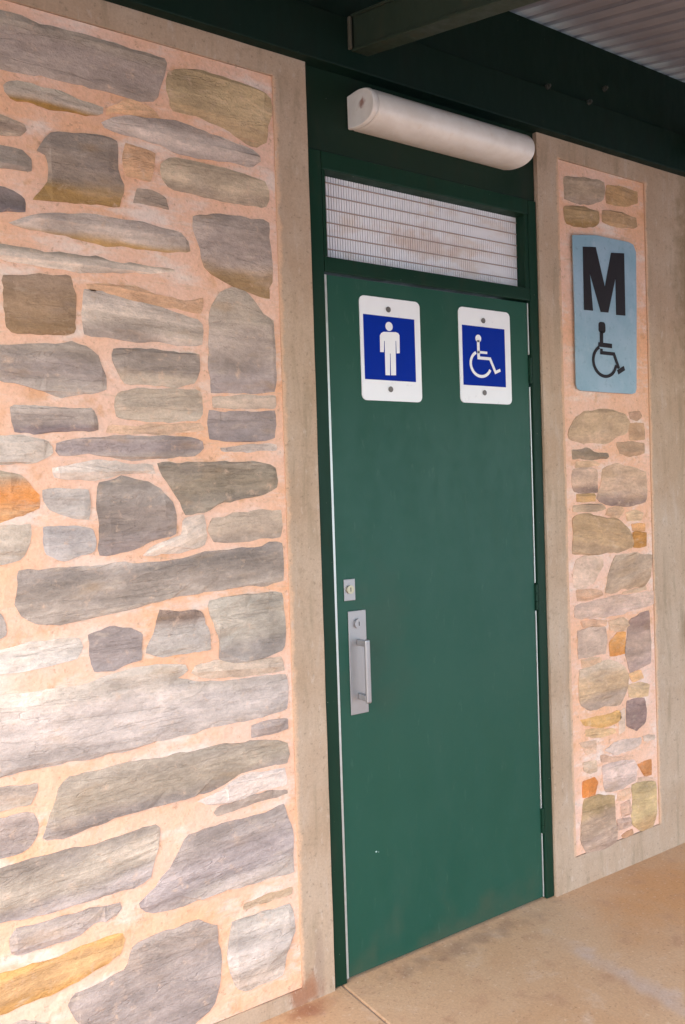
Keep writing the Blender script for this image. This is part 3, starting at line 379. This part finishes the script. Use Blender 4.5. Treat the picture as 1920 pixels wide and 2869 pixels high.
M_BEAM = mat_paint('beam_green_paint', lin(4,28,18), lin(6,30,20), .6, .5, lin(22,26,18))
M_RAFTER = mat_paint('rafter_green_paint', lin(50,58,46), lin(42,54,42), .5, .6, lin(70,64,48))
M_ALU = mat_plain('aluminium', lin(205,205,198), .38, .55, .15, 60)
M_STEEL = mat_plain('stainless_steel', lin(160,155,153), .4, .65, .12, 30)
M_DARK = mat_plain('dark_gap', lin(40,36,30), .7)
M_BRASS = mat_plain('worn_brass', lin(176,166,140), .35, .8, .1, 60)
M_WHITE = mat_plain('white_sign_enamel', lin(236,234,232), .35, 0, .03, 30, .04)
M_BLUE = mat_plain('blue_sign_print', lin(0,40,142), .55, 0, .05, 30, .04, .1)
M_SCREW = mat_plain('screw_metal', lin(120,112,106), .45, .5)
M_BLACK = mat_plain('black_sign_print', lin(38,32,34), .65, 0, .35, 40, .1, .2)
M_GREY_ROOF = mat_plain('galvanised_sheet', lin(140,136,139), .6, .05, .25, 9, .12)

def mat_pale_blue():
    t = NT('pale_blue_sign_plate'); v = t.coord()
    n = t.noise(v, 7, 5, .6); g = t.noise(v, 60, 4)
    c = t.mix(t.step(n, .3, .7), lin(130,160,172), lin(150,172,184))
    c = t.mix(t.step(g, .56, .72, 0, .4), c, lin(116,140,148))
    c = t.mix(t.step(t.noise(t.mapped(v,(1,1,.5)), 18, 6, .7), .52, .7, 0, .5), c, lin(168,184,192))
    c = t.mix(t.step(t.noise(v, 33, 3), .7, .76, 0, .5), c, lin(96,104,104))
    t.bump(t.math('ADD', n, g), .15, .002)
    return t.done(c, .5)
M_PALE = mat_pale_blue()
def mat_diffuser():
    t = NT('yellowed_acrylic'); v = t.coord()
    n = t.noise(v, 14, 5, .6); x = t.sep(v)
    c = t.mix(t.step(n, .3, .7), lin(226,218,208), lin(214,204,192))
    c = t.mix(t.step(t.noise(v, 40, 4, .6), .58, .76, 0, .4), c, lin(206,186,166))
    c = t.mix(t.math('MULTIPLY', t.blob(v, (.09,-.066,2.525), (.03,.019,.017), .9, .45, 70), .85), c, lin(140,84,58))
    t.b.inputs['Subsurface Weight'].default_value = .15; t.b.inputs['Subsurface Radius'].default_value = (.02,.02,.02)
    t.bump(n, .1, .001)
    return t.done(c, .38)
M_DIFF = mat_diffuser()
def mat_grille():
    t = NT('white_grille_paint'); v = t.coord()
    n = t.noise(t.mapped(v,(1,1,3)), 6, 5, .6)
    c = t.mix(t.step(n, .48, .68, 0, .8), lin(240,234,232), lin(228,210,196))
    c = t.mix(t.math('MULTIPLY', t.blob(v, (.40,.05,2.2), (.24,.3,.06), .9, .5, 22), .4), c, lin(196,150,112))
    return t.done(c, .55)
M_GRILLE = mat_grille()
def mat_floor():
    t = NT('concrete_paving'); v = t.coord('Object')
    n1 = t.noise(v, 1.9, 5, .6); n2 = t.noise(v, 9, 6, .65); n3 = t.noise(v, 130, 3, .6); n4 = t.noise(v, 34, 5, .65)
    c = t.mix(t.step(n1, .3, .7), lin(186,142,102), lin(192,155,120))
    c = t.mix(t.step(n2, .52, .74, 0, .7), c, lin(166,124,94))
    c = t.mix(t.step(n2, .46, .3, 0, .6), c, lin(198,166,140))
    c = t.mix(t.step(n4, .6, .76, 0, .5), c, lin(140,98,72))
    # ochre bloom by the pier, pale run-off band, scuffed strip along the threshold, rusty dirt in the corner
    c = t.mix(t.math('MULTIPLY', t.blob(v, (1.25,-.22,0), (.55,.26,.3), 1.0), .7), c, lin(186,134,84))
    c = t.mix(t.math('MULTIPLY', t.blob(v, (.66,-.50,0), (.06,.42,.3), 1.0, .5, 9), .45), c, lin(178,160,152))
    c = t.mix(t.math('MULTIPLY', t.blob(v, (.40,-.04,0), (.5,.06,.3), 1.0, .7, 20), .45), c, lin(128,98,80))
    c = t.mix(t.math('MULTIPLY', t.blob(v, (-.16,-.03,0), (.09,.05,.3), .8), .7), c, lin(140,84,58))
    c = t.mix(t.step(t.noise(v, 75, 3, .6), .6, .7, 0, .45), c, lin(128,90,66))
    c = t.mix(t.step(t.noise(v, 58, 3, .6), .6, .72, 0, .4), c, lin(214,186,160))
    k = t.math('ADD', .75, t.math('MULTIPLY', n3, .5))
    cc = t.n('ShaderNodeVectorMath', operation='SCALE'); t.l(c, cc.inputs[0]); t.l(k, cc.inputs['Scale'])
    t.bump(t.math('ADD', t.math('MULTIPLY', n4, .8), t.math('MULTIPLY', n3, .6)), .4, .003)
    return t.done(cc.outputs[0], t.step(n2, .3, .7, .68, .85), spec=.3)
M_FLOOR = mat_floor()
M_EARTH = mat_plain('pale_gravelly_earth', lin(190,188,186), .95, 0, .15, 3, .3)

# ------------------------------------------------------------------ ground and paving
gb = bmesh.new(); bmesh.ops.create_grid(gb, x_segments=24, y_segments=24, size=400)
for vt in gb.verts: vt.co.z = -.045 - (0 if vt.co.length < 30 else .4*noise.noise(vt.co*.02)+.3)
g = obj('ground', gb, M_EARTH); g['kind'] = 'structure'
pav = link('pavement', None); pav['kind'] = 'structure'
XJ = [-4.0, -1.52, -.018, 1.62, 3.2, 5.4]
YJ = [.35, -1.55, -3.1]
for i in range(len(XJ)-1):
    for j in range(len(YJ)-1):
        b = bmesh.new(); x0, x1, y0, y1 = XJ[i]+.0028, XJ[i+1]-.0028, YJ[j+1]+.0028, YJ[j]-.0028
        box(b, x0, x1, y0, y1, -.12, 0, .004, 2)
        obj('slab', b, M_FLOOR, pav)
b = nbox(-3.99, 5.39, -3.09, .34, -.11, -.006); o = obj('joint_filler', b, mat_plain('grey_joint_filler', lin(150,132,124), .9), pav)

# ------------------------------------------------------------------ stone walls
def wall_grid(x0, x1, z0, z1, y, yb, step=.03, amp=.0022, seed=0.):
    """mortar bed: a finely uneven face with thickness behind it"""
    b = bmesh.new(); nx = max(2,int((x1-x0)/step)); nz = max(2,int((z1-z0)/step))
    gr = [[b.verts.new((x0+(x1-x0)*i/nx, y+(amp*noise.noise(Vector((i*.55+seed,j*.55,3)))+amp*.8*noise.noise(Vector((i*.17+seed,j*.17,8))) if 0<i<nx and 0<j<nz else 0), z0+(z1-z0)*j/nz)) for j in range(nz+1)] for i in range(nx+1)]
    for i in range(nx):
        for j in range(nz): b.faces.new((gr[i][j],gr[i+1][j],gr[i+1][j+1],gr[i][j+1]))
    ring = [gr[i][0] for i in range(nx+1)]+[gr[nx][j] for j in range(1,nz+1)]+[gr[i][nz] for i in range(nx-1,-1,-1)]+[gr[0][j] for j in range(nz-1,0,-1)]
    bk = [b.verts.new((q.co.x, yb, q.co.z)) for q in ring]
    for i in range(len(ring)):
        k = (i+1)%len(ring); b.faces.new((ring[i],ring[k],bk[k],bk[i]))
    b.faces.new(bk); return b

def rough_outline(pts, rnd, sub=.016, wob=.0036):
    """corner-cut the traced outline, then break its edges up a little"""
    n = len(pts); q = []; sub = min(sub, sum((Vector(pts[i])-Vector(pts[i-1])).length for i in range(n))/44); wob = min(wob, sub*.3)
    for i in range(n):
        a, c = Vector(pts[i]), Vector(pts[(i+1)%n]); d = (c-a).length; k = max(1, int(d/sub))
        for s in range(k): q.append(a.lerp(c, s/k))
    sd = rnd.random()*90; out = []; cen = sum(q, Vector((0,0)))/len(q)
    m = len(q)
    for i, p in enumerate(q):
        p = p*.7 + (q[i-1]+q[(i+1)%m])*.15
        p = p + (p-cen).normalized()*.003
        w = lambda f, q: Vector((noise.noise(Vector((p.x*f, p.y*f, sd+q))), noise.noise(Vector((p.x*f, p.y*f, sd+q+20)))))
        out.append(p + w(24, 0)*wob*1.5 + w(75, 40)*wob*.8)
    return out

def make_stone(pts, tones, ang, streak, parent, rnd, base_y):
    ol = rough_outline(pts, rnd); c = sum(ol, Vector((0,0)))/len(ol); a = math.radians(ang)
    R = Matrix.Rotation(-a, 2)
    loc = [R @ (p-c) for p in ol]
    b = bmesh.new(); vs = [b.verts.new((p.x, 0, p.y)) for p in loc]
    try: f = b.faces.new(vs)
    except ValueError: return None
    if f.normal.y > 0: f.normal_flip()
    f.normal_update()
    if f.normal.y > 0: bmesh.ops.reverse_faces(b, faces=[f])
    w = max(p.x for p in loc)-min(p.x for p in loc); h = max(p.y for p in loc)-min(p.y for p in loc)
    proud = rnd.uniform(.0035, .009)
    th = min(.005, min(w,h)*.1); lay = b.verts.layers.float.new('edge_near')
    for v in b.verts: v[lay] = 1.0
    inner = b.faces[:]
    bmesh.ops.inset_region(b, faces=inner, thickness=th, depth=0, use_even_offset=False)
    bmesh.ops.inset_region(b, faces=inner, thickness=min(.034, min(w,h)*.28), depth=0, use_even_offset=False)
    for v in {v for f in inner for v in f.verts}: v[lay] = 0.0
    stp = .045
    for ax, lo, hi in ((0,-w,w),(2,-h,h)):
        s = lo
        while s < hi:
            co = [0,0,0]; no = [0,0,0]; co[ax] = s+rnd.uniform(-.008,.008); no[ax] = 1
            bmesh.ops.bisect_plane(b, geom=b.verts[:]+b.edges[:]+b.faces[:], plane_co=co, plane_no=no, dist=1e-5)
            s += stp if ax == 2 else stp*1.6
    rim = set(v for e in b.edges if e.is_boundary for v in e.verts)
    sd = rnd.random()*50
    tx, tz = rnd.uniform(-.012,.012), rnd.uniform(-.02,.02)
    for v in b.verts:
        if v in rim: v.co.y = base_y-.0018
        else:
            v.co.y = base_y - proud + .003*noise.noise(Vector((v.co.x*9+sd, v.co.z*26, sd))) + tx*v.co.x*.6 + tz*v.co.z*.6
    be = [e for e in b.edges if e.is_boundary]
    ex = bmesh.ops.extrude_edge_only(b, edges=be)
    for v in ex['geom']:
        if isinstance(v, bmesh.types.BMVert): v.co.y = base_y + .035
    o = obj('stone', b, M_STONE, parent, (c.x, 0, c.y)); o.rotation_euler.y = -a
    tt = tones
    top, mid, low = (tt[0],tt[0],tt[0]) if len(tt) == 1 else (tt[0],tt[0],tt[1]) if len(tt) == 2 else tt
    o['tone_top'] = [float(q) for q in top]; o['tone_mid'] = [float(q) for q in mid]; o['tone_low'] = [float(q) for q in low]
    o['half_height'] = h/2; o['streak'] = float(streak)
    return o

BASE = .003
rnd = random.Random(7)
sw = thing('stone_wall', 'rubble stone wall in pinkish mortar with concrete border, left of the green door', 'wall', (-2.2,0,0))
sw.location = (0,0,0)
obj('mortar', wall_grid(-3.8, -.158, .047, 2.566, BASE, .22), M_MORTAR, sw)
for pts, tones, ang, st in WALL_STONES: make_stone(pts, tones, ang, st, sw, rnd, BASE)
# the same masonry carries on past the edge of the photograph
z = .10
while z < 2.45:
    h = rnd.uniform(.10,.22); x = -3.75
    lim = min([q[0] for st_ in WALL_STONES for q in st_[0] if z-.02 < q[1] < z+h+.02]+[-.92]) - .02
    while x < lim-.05:
        wd = rnd.uniform(.16,.5)
        if lim-(x+wd) < .16: wd = lim-x
        x1 = x+wd
        if x1-x > .09:
            j = lambda: rnd.uniform(-.018,.018)
            xm = (x+x1)/2
            pts = [(x+.014+j()*.5,z+.012+j()*.6),(xm,z+.012+j()),(x1-.014,z+.014+j()*.6),(x1-.01+j()*.5,z+h*.5),(x1-.018,z+h-.016+j()*.6),(xm+j()*2,z+h-.012+j()),(x+.016,z+h-.012+j()*.6),(x+.012+j()*.4,z+h*.5)]
            src = rnd.choice(WALL_STONES)
            make_stone(pts, src[1], 0, src[3], sw, rnd, BASE)
        x += wd
    z += h
def surround(xs, zs, hole, y0, y1, rough=.0015):
    """flush concrete border in one piece: the cells of a grid except those named in hole, with slightly uneven faces"""
    b = bmesh.new(); fine = lambda p: [p[i]+(p[i+1]-p[i])*k/m for i in range(len(p)-1) for m in [max(1, int((p[i+1]-p[i])/.06))] for k in range(m)]+[p[-1]]
    fx, fz = fine(xs), fine(zs); V = {}
    def vert(i, j, y):
        if (i,j,y) not in V: V[i,j,y] = b.verts.new((fx[i]+(.0012*noise.noise(Vector((fx[i]*9,fz[j]*30,1))) if 0 < i < len(fx)-1 else 0), y+(rough*noise.noise(Vector((fx[i]*11,fz[j]*11,2))) if y == y0 else 0), fz[j]+(.0012*noise.noise(Vector((fx[i]*30,fz[j]*9,5))) if 0 < j < len(fz)-1 else 0)))
        return V[i,j,y]
    def cell(i, j):
        if not (0 <= i < len(fx)-1 and 0 <= j < len(fz)-1): return False
        cx, cz = (fx[i]+fx[i+1])/2, (fz[j]+fz[j+1])/2
        return not (hole[0] < cx < hole[1] and hole[2] < cz < hole[3])
    for i in range(len(fx)-1):
        for j in range(len(fz)-1):
            if not cell(i,j): continue
            for y in (y0, y1): b.faces.new([vert(i,j,y),vert(i+1,j,y),vert(i+1,j+1,y),vert(i,j+1,y)])
            for di, dj, e in ((-1,0,((i,j),(i,j+1))),(1,0,((i+1,j),(i+1,j+1))),(0,-1,((i,j),(i+1,j))),(0,1,((i,j+1),(i+1,j+1)))):
                if not cell(i+di, j+dj): b.faces.new([vert(*e[0],y0),vert(*e[1],y0),vert(*e[1],y1),vert(*e[0],y1)])
    return b
obj('concrete_surround', surround([-3.8,-.158,-.051], [-.02,.0455,2.5675,2.66], (-9,-.158,.0455,2.5675), -.001, .2), M_CONC, sw)

sp = thing('stone_pier', 'narrow panel of small rubble stones framed by concrete, right of the green door', 'wall')
obj('mortar', wall_grid(.974, 1.446, .112, 2.562, BASE, .22, seed=40.), M_MORTAR, sp)
for pts, tones, ang, st in PIER_STONES: make_stone(pts, tones, ang, st, sp, rnd, BASE)
obj('concrete_surround', surround([.867,.972,1.447,3.4], [-.02,.110,2.5635,2.66], (.972,1.447,.110,2.5635), -.001, .2), M_CONC, sp)

# ------------------------------------------------------------------ door frame
fr = thing('doorway', 'dark green steel frame round the door with a white vent above it', 'door frame')
obj('jamb', nbox(-.048, -.004, .006, .16, .002, 2.398, .003), M_FRAME, fr)
obj('jamb', nbox(.826, .864, .006, .16, .002, 2.398, .003), M_FRAME, fr)
obj('head_rail', nbox(-.003, .825, .0065, .16, 2.348, 2.399, .003), M_FRAME, fr)
obj('transom_rail', nbox(-.003, .825, .0065, .16, 2.057, 2.100, .003), M_FRAME, fr)
obj('header_panel', nbox(-.048, .864, .012, .10, 2.401, 2.66, .002), mat_paint('header_green_paint', lin(22,40,28), lin(18,40,26), .5, .6, lin(42,44,32)), fr)
obj('mullion', nbox(.808, .8245, .0085, .155, 2.1005, 2.3475, .002), M_FRAME, fr)
b = nbox(-.0025, .010, .0085, .155, 2.1005, 2.3475, .002); obj('mullion', b, M_FRAME, fr)
vent = obj('vent_panel', nbox(.0105, .8075, .066, .075, 2.1005, 2.3475), mat_plain('vent_backing_grey', lin(160,148,144), .7, 0, .15, 12), fr)
nb = 88
b = bmesh.new()
for i in range(nb):
    x = .013+.792*i/(nb-1); box(b, x-.0031, x+.0031, .048, .056, 2.1015, 2.3465)
o = obj('grille_bars', b, M_GRILLE, vent); o['kind'] = 'stuff'
for i in range(6):
    zc = 2.135 + i*.0385
    obj('cross_rod', nbox(.0108, .8072, .0445, .0477, zc-.0014, zc+.0014), mat_plain('rod_shadow_grey', lin(166,144,130), .7) if i == 0 else bpy.data.materials['rod_shadow_grey'], vent)

# ------------------------------------------------------------------ door
YD = .014
dr = thing('door', 'flat green door with steel pull handle and two blue signs', 'door', (.41,YD,0)); dr.location = (0,0,0)
obj('door_leaf', nbox(.0075, .8145, YD, YD+.04, .010, 2.050, .0015), M_DOOR, dr)
obj('edge_strip', nbox(-.0015, .0065, YD-.0015, YD+.038, .010, 2.050, .001), M_ALU, dr)
for z0, z1 in ((.010,.235),(.315,1.000),(1.095,1.765),(1.875,2.050)):
    obj('edge_strip', nbox(.8172, .8212, YD-.001, YD+.038, z0, z1, .001), M_ALU, dr)
for zc in (.275, 1.047, 1.82):
    b = bmesh.new()
    for k in range(3): cyl(b, (.8205, YD-.004, zc+(k-1)*.029), 'z', .0055, .0275, 12)
    box(b, .812, .8205, YD-.0012, YD+.004, zc-.042, zc+.042, .001)
    obj('hinge', b, M_FRAME, dr, smooth=False)
lp = obj('deadlock_plate', nbox(.031, .070, YD-.0035, YD-.0003, 1.109, 1.172, .0012), M_STEEL, dr)
obj('lock_cylinder', cyl(bmesh.new(), (.0505, YD-.006, 1.142), 'y', .0125, .007, 20, .0115), M_BRASS, lp)
obj('keyhole', nbox(.0495, .0515, YD-.0102, YD-.0096, 1.136, 1.148), M_DARK, lp)
hp = obj('pull_plate', nbox(.042, .105, YD-.004, YD-.0003, .774, 1.078, .0015), M_STEEL, dr)
obj('lock_cylinder', cyl(bmesh.new(), (.075, YD-.007, 1.040), 'y', .0145, .008, 20, .013), M_STEEL, hp)
obj('keyhole', nbox(.074, .076, YD-.0118, YD-.0112, 1.034, 1.046), M_DARK, hp)
obj('grip', nbox(.067, .085, YD-.052, YD-.040, .812, .998, .0055, 4), M_STEEL, hp)
for zz in (.985, .826): obj('grip_bracket', nbox(.068, .084, YD-.0405, YD-.0042, zz-.009, zz+.009, .003), M_STEEL, hp)
b = bmesh.new()
for cx, cz, r in ((.118,.352,.0032),(.127,.349,.0012)):
    plate(b, [(cx+r*(.6+.5*rnd.random())*math.cos(q), cz+r*(.6+.5*rnd.random())*math.sin(q)) for q in [i*.7854 for i in range(8)]], YD, YD-.0006)
obj('paint_chip', b, mat_plain('chipped_primer', lin(170,190,180), .6), dr)

# ------------------------------------------------------------------ signs on the door
def door_sign(label, x0, x1, z0, z1, bx0, bx1, bz0, bz1, screws):
    t = thing('restroom_sign', label, 'sign', (0,0,0), 'blue and white signs on the door')
    obj('backing', plate(bmesh.new(), rrect(x0,x1,z0,z1,.017), YD-.0004, YD-.004), M_WHITE, t)
    obj('blue_field', plate(bmesh.new(), [(bx0,bz0),(bx1,bz0),(bx1,bz1),(bx0,bz1)], YD-.0042, YD-.0048), M_BLUE, t)
    for sx, sz in screws:
        b = cyl(bmesh.new(), (sx, YD-.005, sz), 'y', .0088, .003, 18, .0075); box(b, sx-.006, sx+.006, YD-.0068, YD-.0064, sz-.001, sz+.001)
        obj('screw', b, M_SCREW, t)
    return t
t = door_sign('white plate with a standing man symbol on blue, nearer the handle', .117, .343, 1.6955, 2.0035, .128, .320, 1.757, 1.9485, [(.2208,1.9694),(.2209,1.7304)])
b = plate(bmesh.new(), MAN_SHAPE, YD-.0051, YD-.0058); plate(b, disc((.2218,1.9191),.0135), YD-.0051, YD-.0058)
obj('man_symbol', b, M_WHITE, t)
t = door_sign('white plate with a wheelchair symbol on blue, nearer the hinges', .502, .7285, 1.7015, 2.0075, .5145, .702, 1.758, 1.950, [(.6069,1.9704),(.604,1.736)])
b = bmesh.new(); Y0, Y1 = YD-.0051, YD-.0058
plate(b, disc((.5829,1.9108),.0125), Y0, Y1)
stroke(b, [(.5822,1.905),(.5822,1.852)], .011, Y0, Y1)
stroke(b, [(.578,1.8667),(.6205,1.8667)], .008, Y0, Y1)
stroke(b, [(.5767,1.848),(.632,1.848),(.6555,1.805),(.677,1.8135)], .0095, Y0-.0002, Y1-.0002)
stroke(b, arc((.5912,1.8288),.0445,.0405, 118, 335, 30), .0095, Y0-.0004, Y1-.0004)
obj('wheelchair_symbol', b, M_WHITE, t)

# ------------------------------------------------------------------ sign on the pier
t = thing('wall_sign', 'pale blue weathered plate with a black M and wheelchair symbol, on the stone pier', 'sign')
YP = -.010
b = bmesh.new(); plate(b, SIGN_PLATE, YP+.004, YP)
obj('plate', b, M_PALE, t)
obj('letter', plate(bmesh.new(), LETTER_M, YP-.0003, YP-.0022), M_BLACK, t)
b = bmesh.new(); Y0, Y1 = YP-.0003, YP-.002
plate(b, rrect(1.152,1.188,1.972,2.012,.012), Y0, Y1)
stroke(b, [(1.1667,1.978),(1.1650,1.926)], .017, Y0, Y1)
stroke(b, [(1.148,1.9295),(1.222,1.929)], .016, Y0-.0002, Y1-.0002)
stroke(b, [(1.1634,1.915),(1.1634,1.9008),(1.232,1.9008),(1.258,1.850)], .0125, Y0-.0004, Y1-.0004)
stroke(b, [(1.2523,1.8354),(1.2895,1.8528)], .017, Y0, Y1)
stroke(b, arc((1.181,1.8715),.063,.055, 118, 348, 30), .0115, Y0-.0006, Y1-.0006)
obj('wheelchair_symbol', b, M_BLACK, t)

# ------------------------------------------------------------------ light fitting
lf = thing('light_fitting', 'long white tube light fitting above the door', 'light')
PROF = [(.0115,2.480),(.0115,2.574),(-.045,2.573),(-.085,2.563),(-.110,2.545),(-.124,2.520),(-.1235,2.492),(-.108,2.473),(-.07,2.464),(-.02,2.469)]
def cut(p):
    for _ in range(2):
        q = [p[0], p[1]]
        for a, c in zip(p[1:], p[2:]+p[:1]): q += [(a[0]*.75+c[0]*.25, a[1]*.75+c[1]*.25), (a[0]*.25+c[0]*.75, a[1]*.25+c[1]*.75)]
        p = q
    return p
def extr(prof, x0, x1, inset=0.):
    prof = cut(prof); b = bmesh.new(); cy = sum(p[0] for p in prof)/len(prof); cz = sum(p[1] for p in prof)/len(prof); rows = []
    for x, k in ((x0,.93),(x0+.002,.965),(x0+.005,.99),(x0+.009,1),(x1-.009,1),(x1-.005,.99),(x1-.002,.965),(x1,.93)):
        rows.append([b.verts.new((x, min(.0115, cy+(y-cy)*k), cz+(z-cz)*k)) for y, z in prof])
    n = len(prof)
    for r in range(len(rows)-1):
        for i in range(n): b.faces.new((rows[r][i],rows[r][(i+1)%n],rows[r+1][(i+1)%n],rows[r+1][i]))
    b.faces.new(rows[0]); b.faces.new(rows[-1]); return b
o = obj('diffuser', extr(PROF, .112, .730), M_DIFF, lf, smooth=False)
for f in o.data.polygons: f.use_smooth = abs(f.normal.x) < .3
o = obj('end_cap', extr([(y*1.004 if y < 0 else y, 2.522+(z-2.522)*1.01) for y, z in PROF], .093, .1118), M_DIFF, lf)
for f in o.data.polygons: f.use_smooth = abs(f.normal.x) < .3
obj('base_tray', nbox(.105, .718, .002, .0118, 2.488, 2.566, .001), M_WHITE, lf)

# ------------------------------------------------------------------ verandah
SL = .263
roofz = lambda y: 3.001 + SL*(y+.03)
vr = thing('verandah_roof', 'verandah roof of corrugated sheet on dark green steel beams over the doorway', 'roof')
obj('wall_beam', nbox(-4.0, 5.0, -.032, .20, 2.632, 2.776, .003), M_BEAM, vr)
obj('upper_board', nbox(-4.0, 5.0, -.020, .20, 2.779, 2.992, .002), M_BEAM, vr)
def along(bm):
    m = Matrix.Shear('XZ', 4, (0,0)) if False else Matrix.Identity(4)
    for v in bm.verts: v.co.z += SL*(v.co.y+.03)
    return bm
for rx in (-1.95, .086, 1.715, 3.35):
    b = nbox(rx+.004, rx+.052, -2.23, -.0335, 2.692, 2.779); rt = obj('rafter', along(b), M_RAFTER, vr)
    for z0, z1 in ((2.683,2.6915),(2.7795,2.788)):
        obj('flange', along(nbox(rx-.001, rx+.057, -2.23, -.0335, z0, z1, .0015)), M_RAFTER, rt)
    obj('weld_plate', nbox(rx-.012, rx-.0035, -.045, -.0325, 2.684, 2.775, .002), mat_plain('weld_grey', lin(84,80,66), .6) if 'weld_grey' not in bpy.data.materials else bpy.data.materials['weld_grey'], rt)
for py in (-1.15, -2.05):
    obj('purlin', along(nbox(-2.0, 5.0, py-.03, py+.03, 2.7885, 2.985)), M_BEAM, vr)
# corrugated sheets, each 760 mm wide
for k in range(10):
    x0 = -2.10 + k*.76; b = bmesh.new(); top = []; bot = []
    prof = []
    for q in range(10):                                   # flat pans and narrow upstanding ribs, 76 mm apart
        prof += [(q*.076+u, d) for u, d in ((0,-.0085),(.026,-.0075),(.050,-.0085),(.053,.006),(.056,.018),(.066,.019),(.070,.006))]
    prof.append((.762, -.0085)); n = len(prof)-1
    for px_, dz in prof:
        x = x0 + px_
        top.append([b.verts.new((x, y, roofz(y)+.0085+dz+.0007)) for y in (.15,-1.1,-2.32)])
        bot.append([b.verts.new((x, y, roofz(y)+.0085+dz)) for y in (.15,-1.1,-2.32)])
    for i in range(n):
        for s in range(2):
            b.faces.new((top[i][s],top[i+1][s],top[i+1][s+1],top[i][s+1])); b.faces.new((bot[i][s],bot[i][s+1],bot[i+1][s+1],bot[i+1][s]))
    obj('roof_sheet', b, M_GREY_ROOF, vr, (0,0,.0015*(k%2)))
obj('outer_beam', nbox(-2.0, 5.0, -2.28, -2.232, roofz(-2.26)-.31, roofz(-2.26)-.004, .003), M_BEAM, vr)
obj('gutter', nbox(-2.05, 5.1, -2.42, -2.31, roofz(-2.34)-.10, roofz(-2.34)-.001, .01), M_BEAM, vr)
for px in (-1.92, 3.37):
    obj('post', nbox(px-.045, px+.045, -2.301, -2.211, -.04, roofz(-2.26)-.312, .006), M_BEAM, vr)
for bx, bz in ((.893,2.777),(1.102,2.773),(1.19,2.842)):
    b = cyl(bmesh.new(), (bx,-.034,bz), 'y', .010, .009, 6); cyl(b, (bx,-.041,bz), 'y', .005, .012, 10)
    obj('bolt', b, mat_plain('zinc_bolt', lin(70,72,66), .5, .4) if 'zinc_bolt' not in bpy.data.materials else bpy.data.materials['zinc_bolt'], vr)
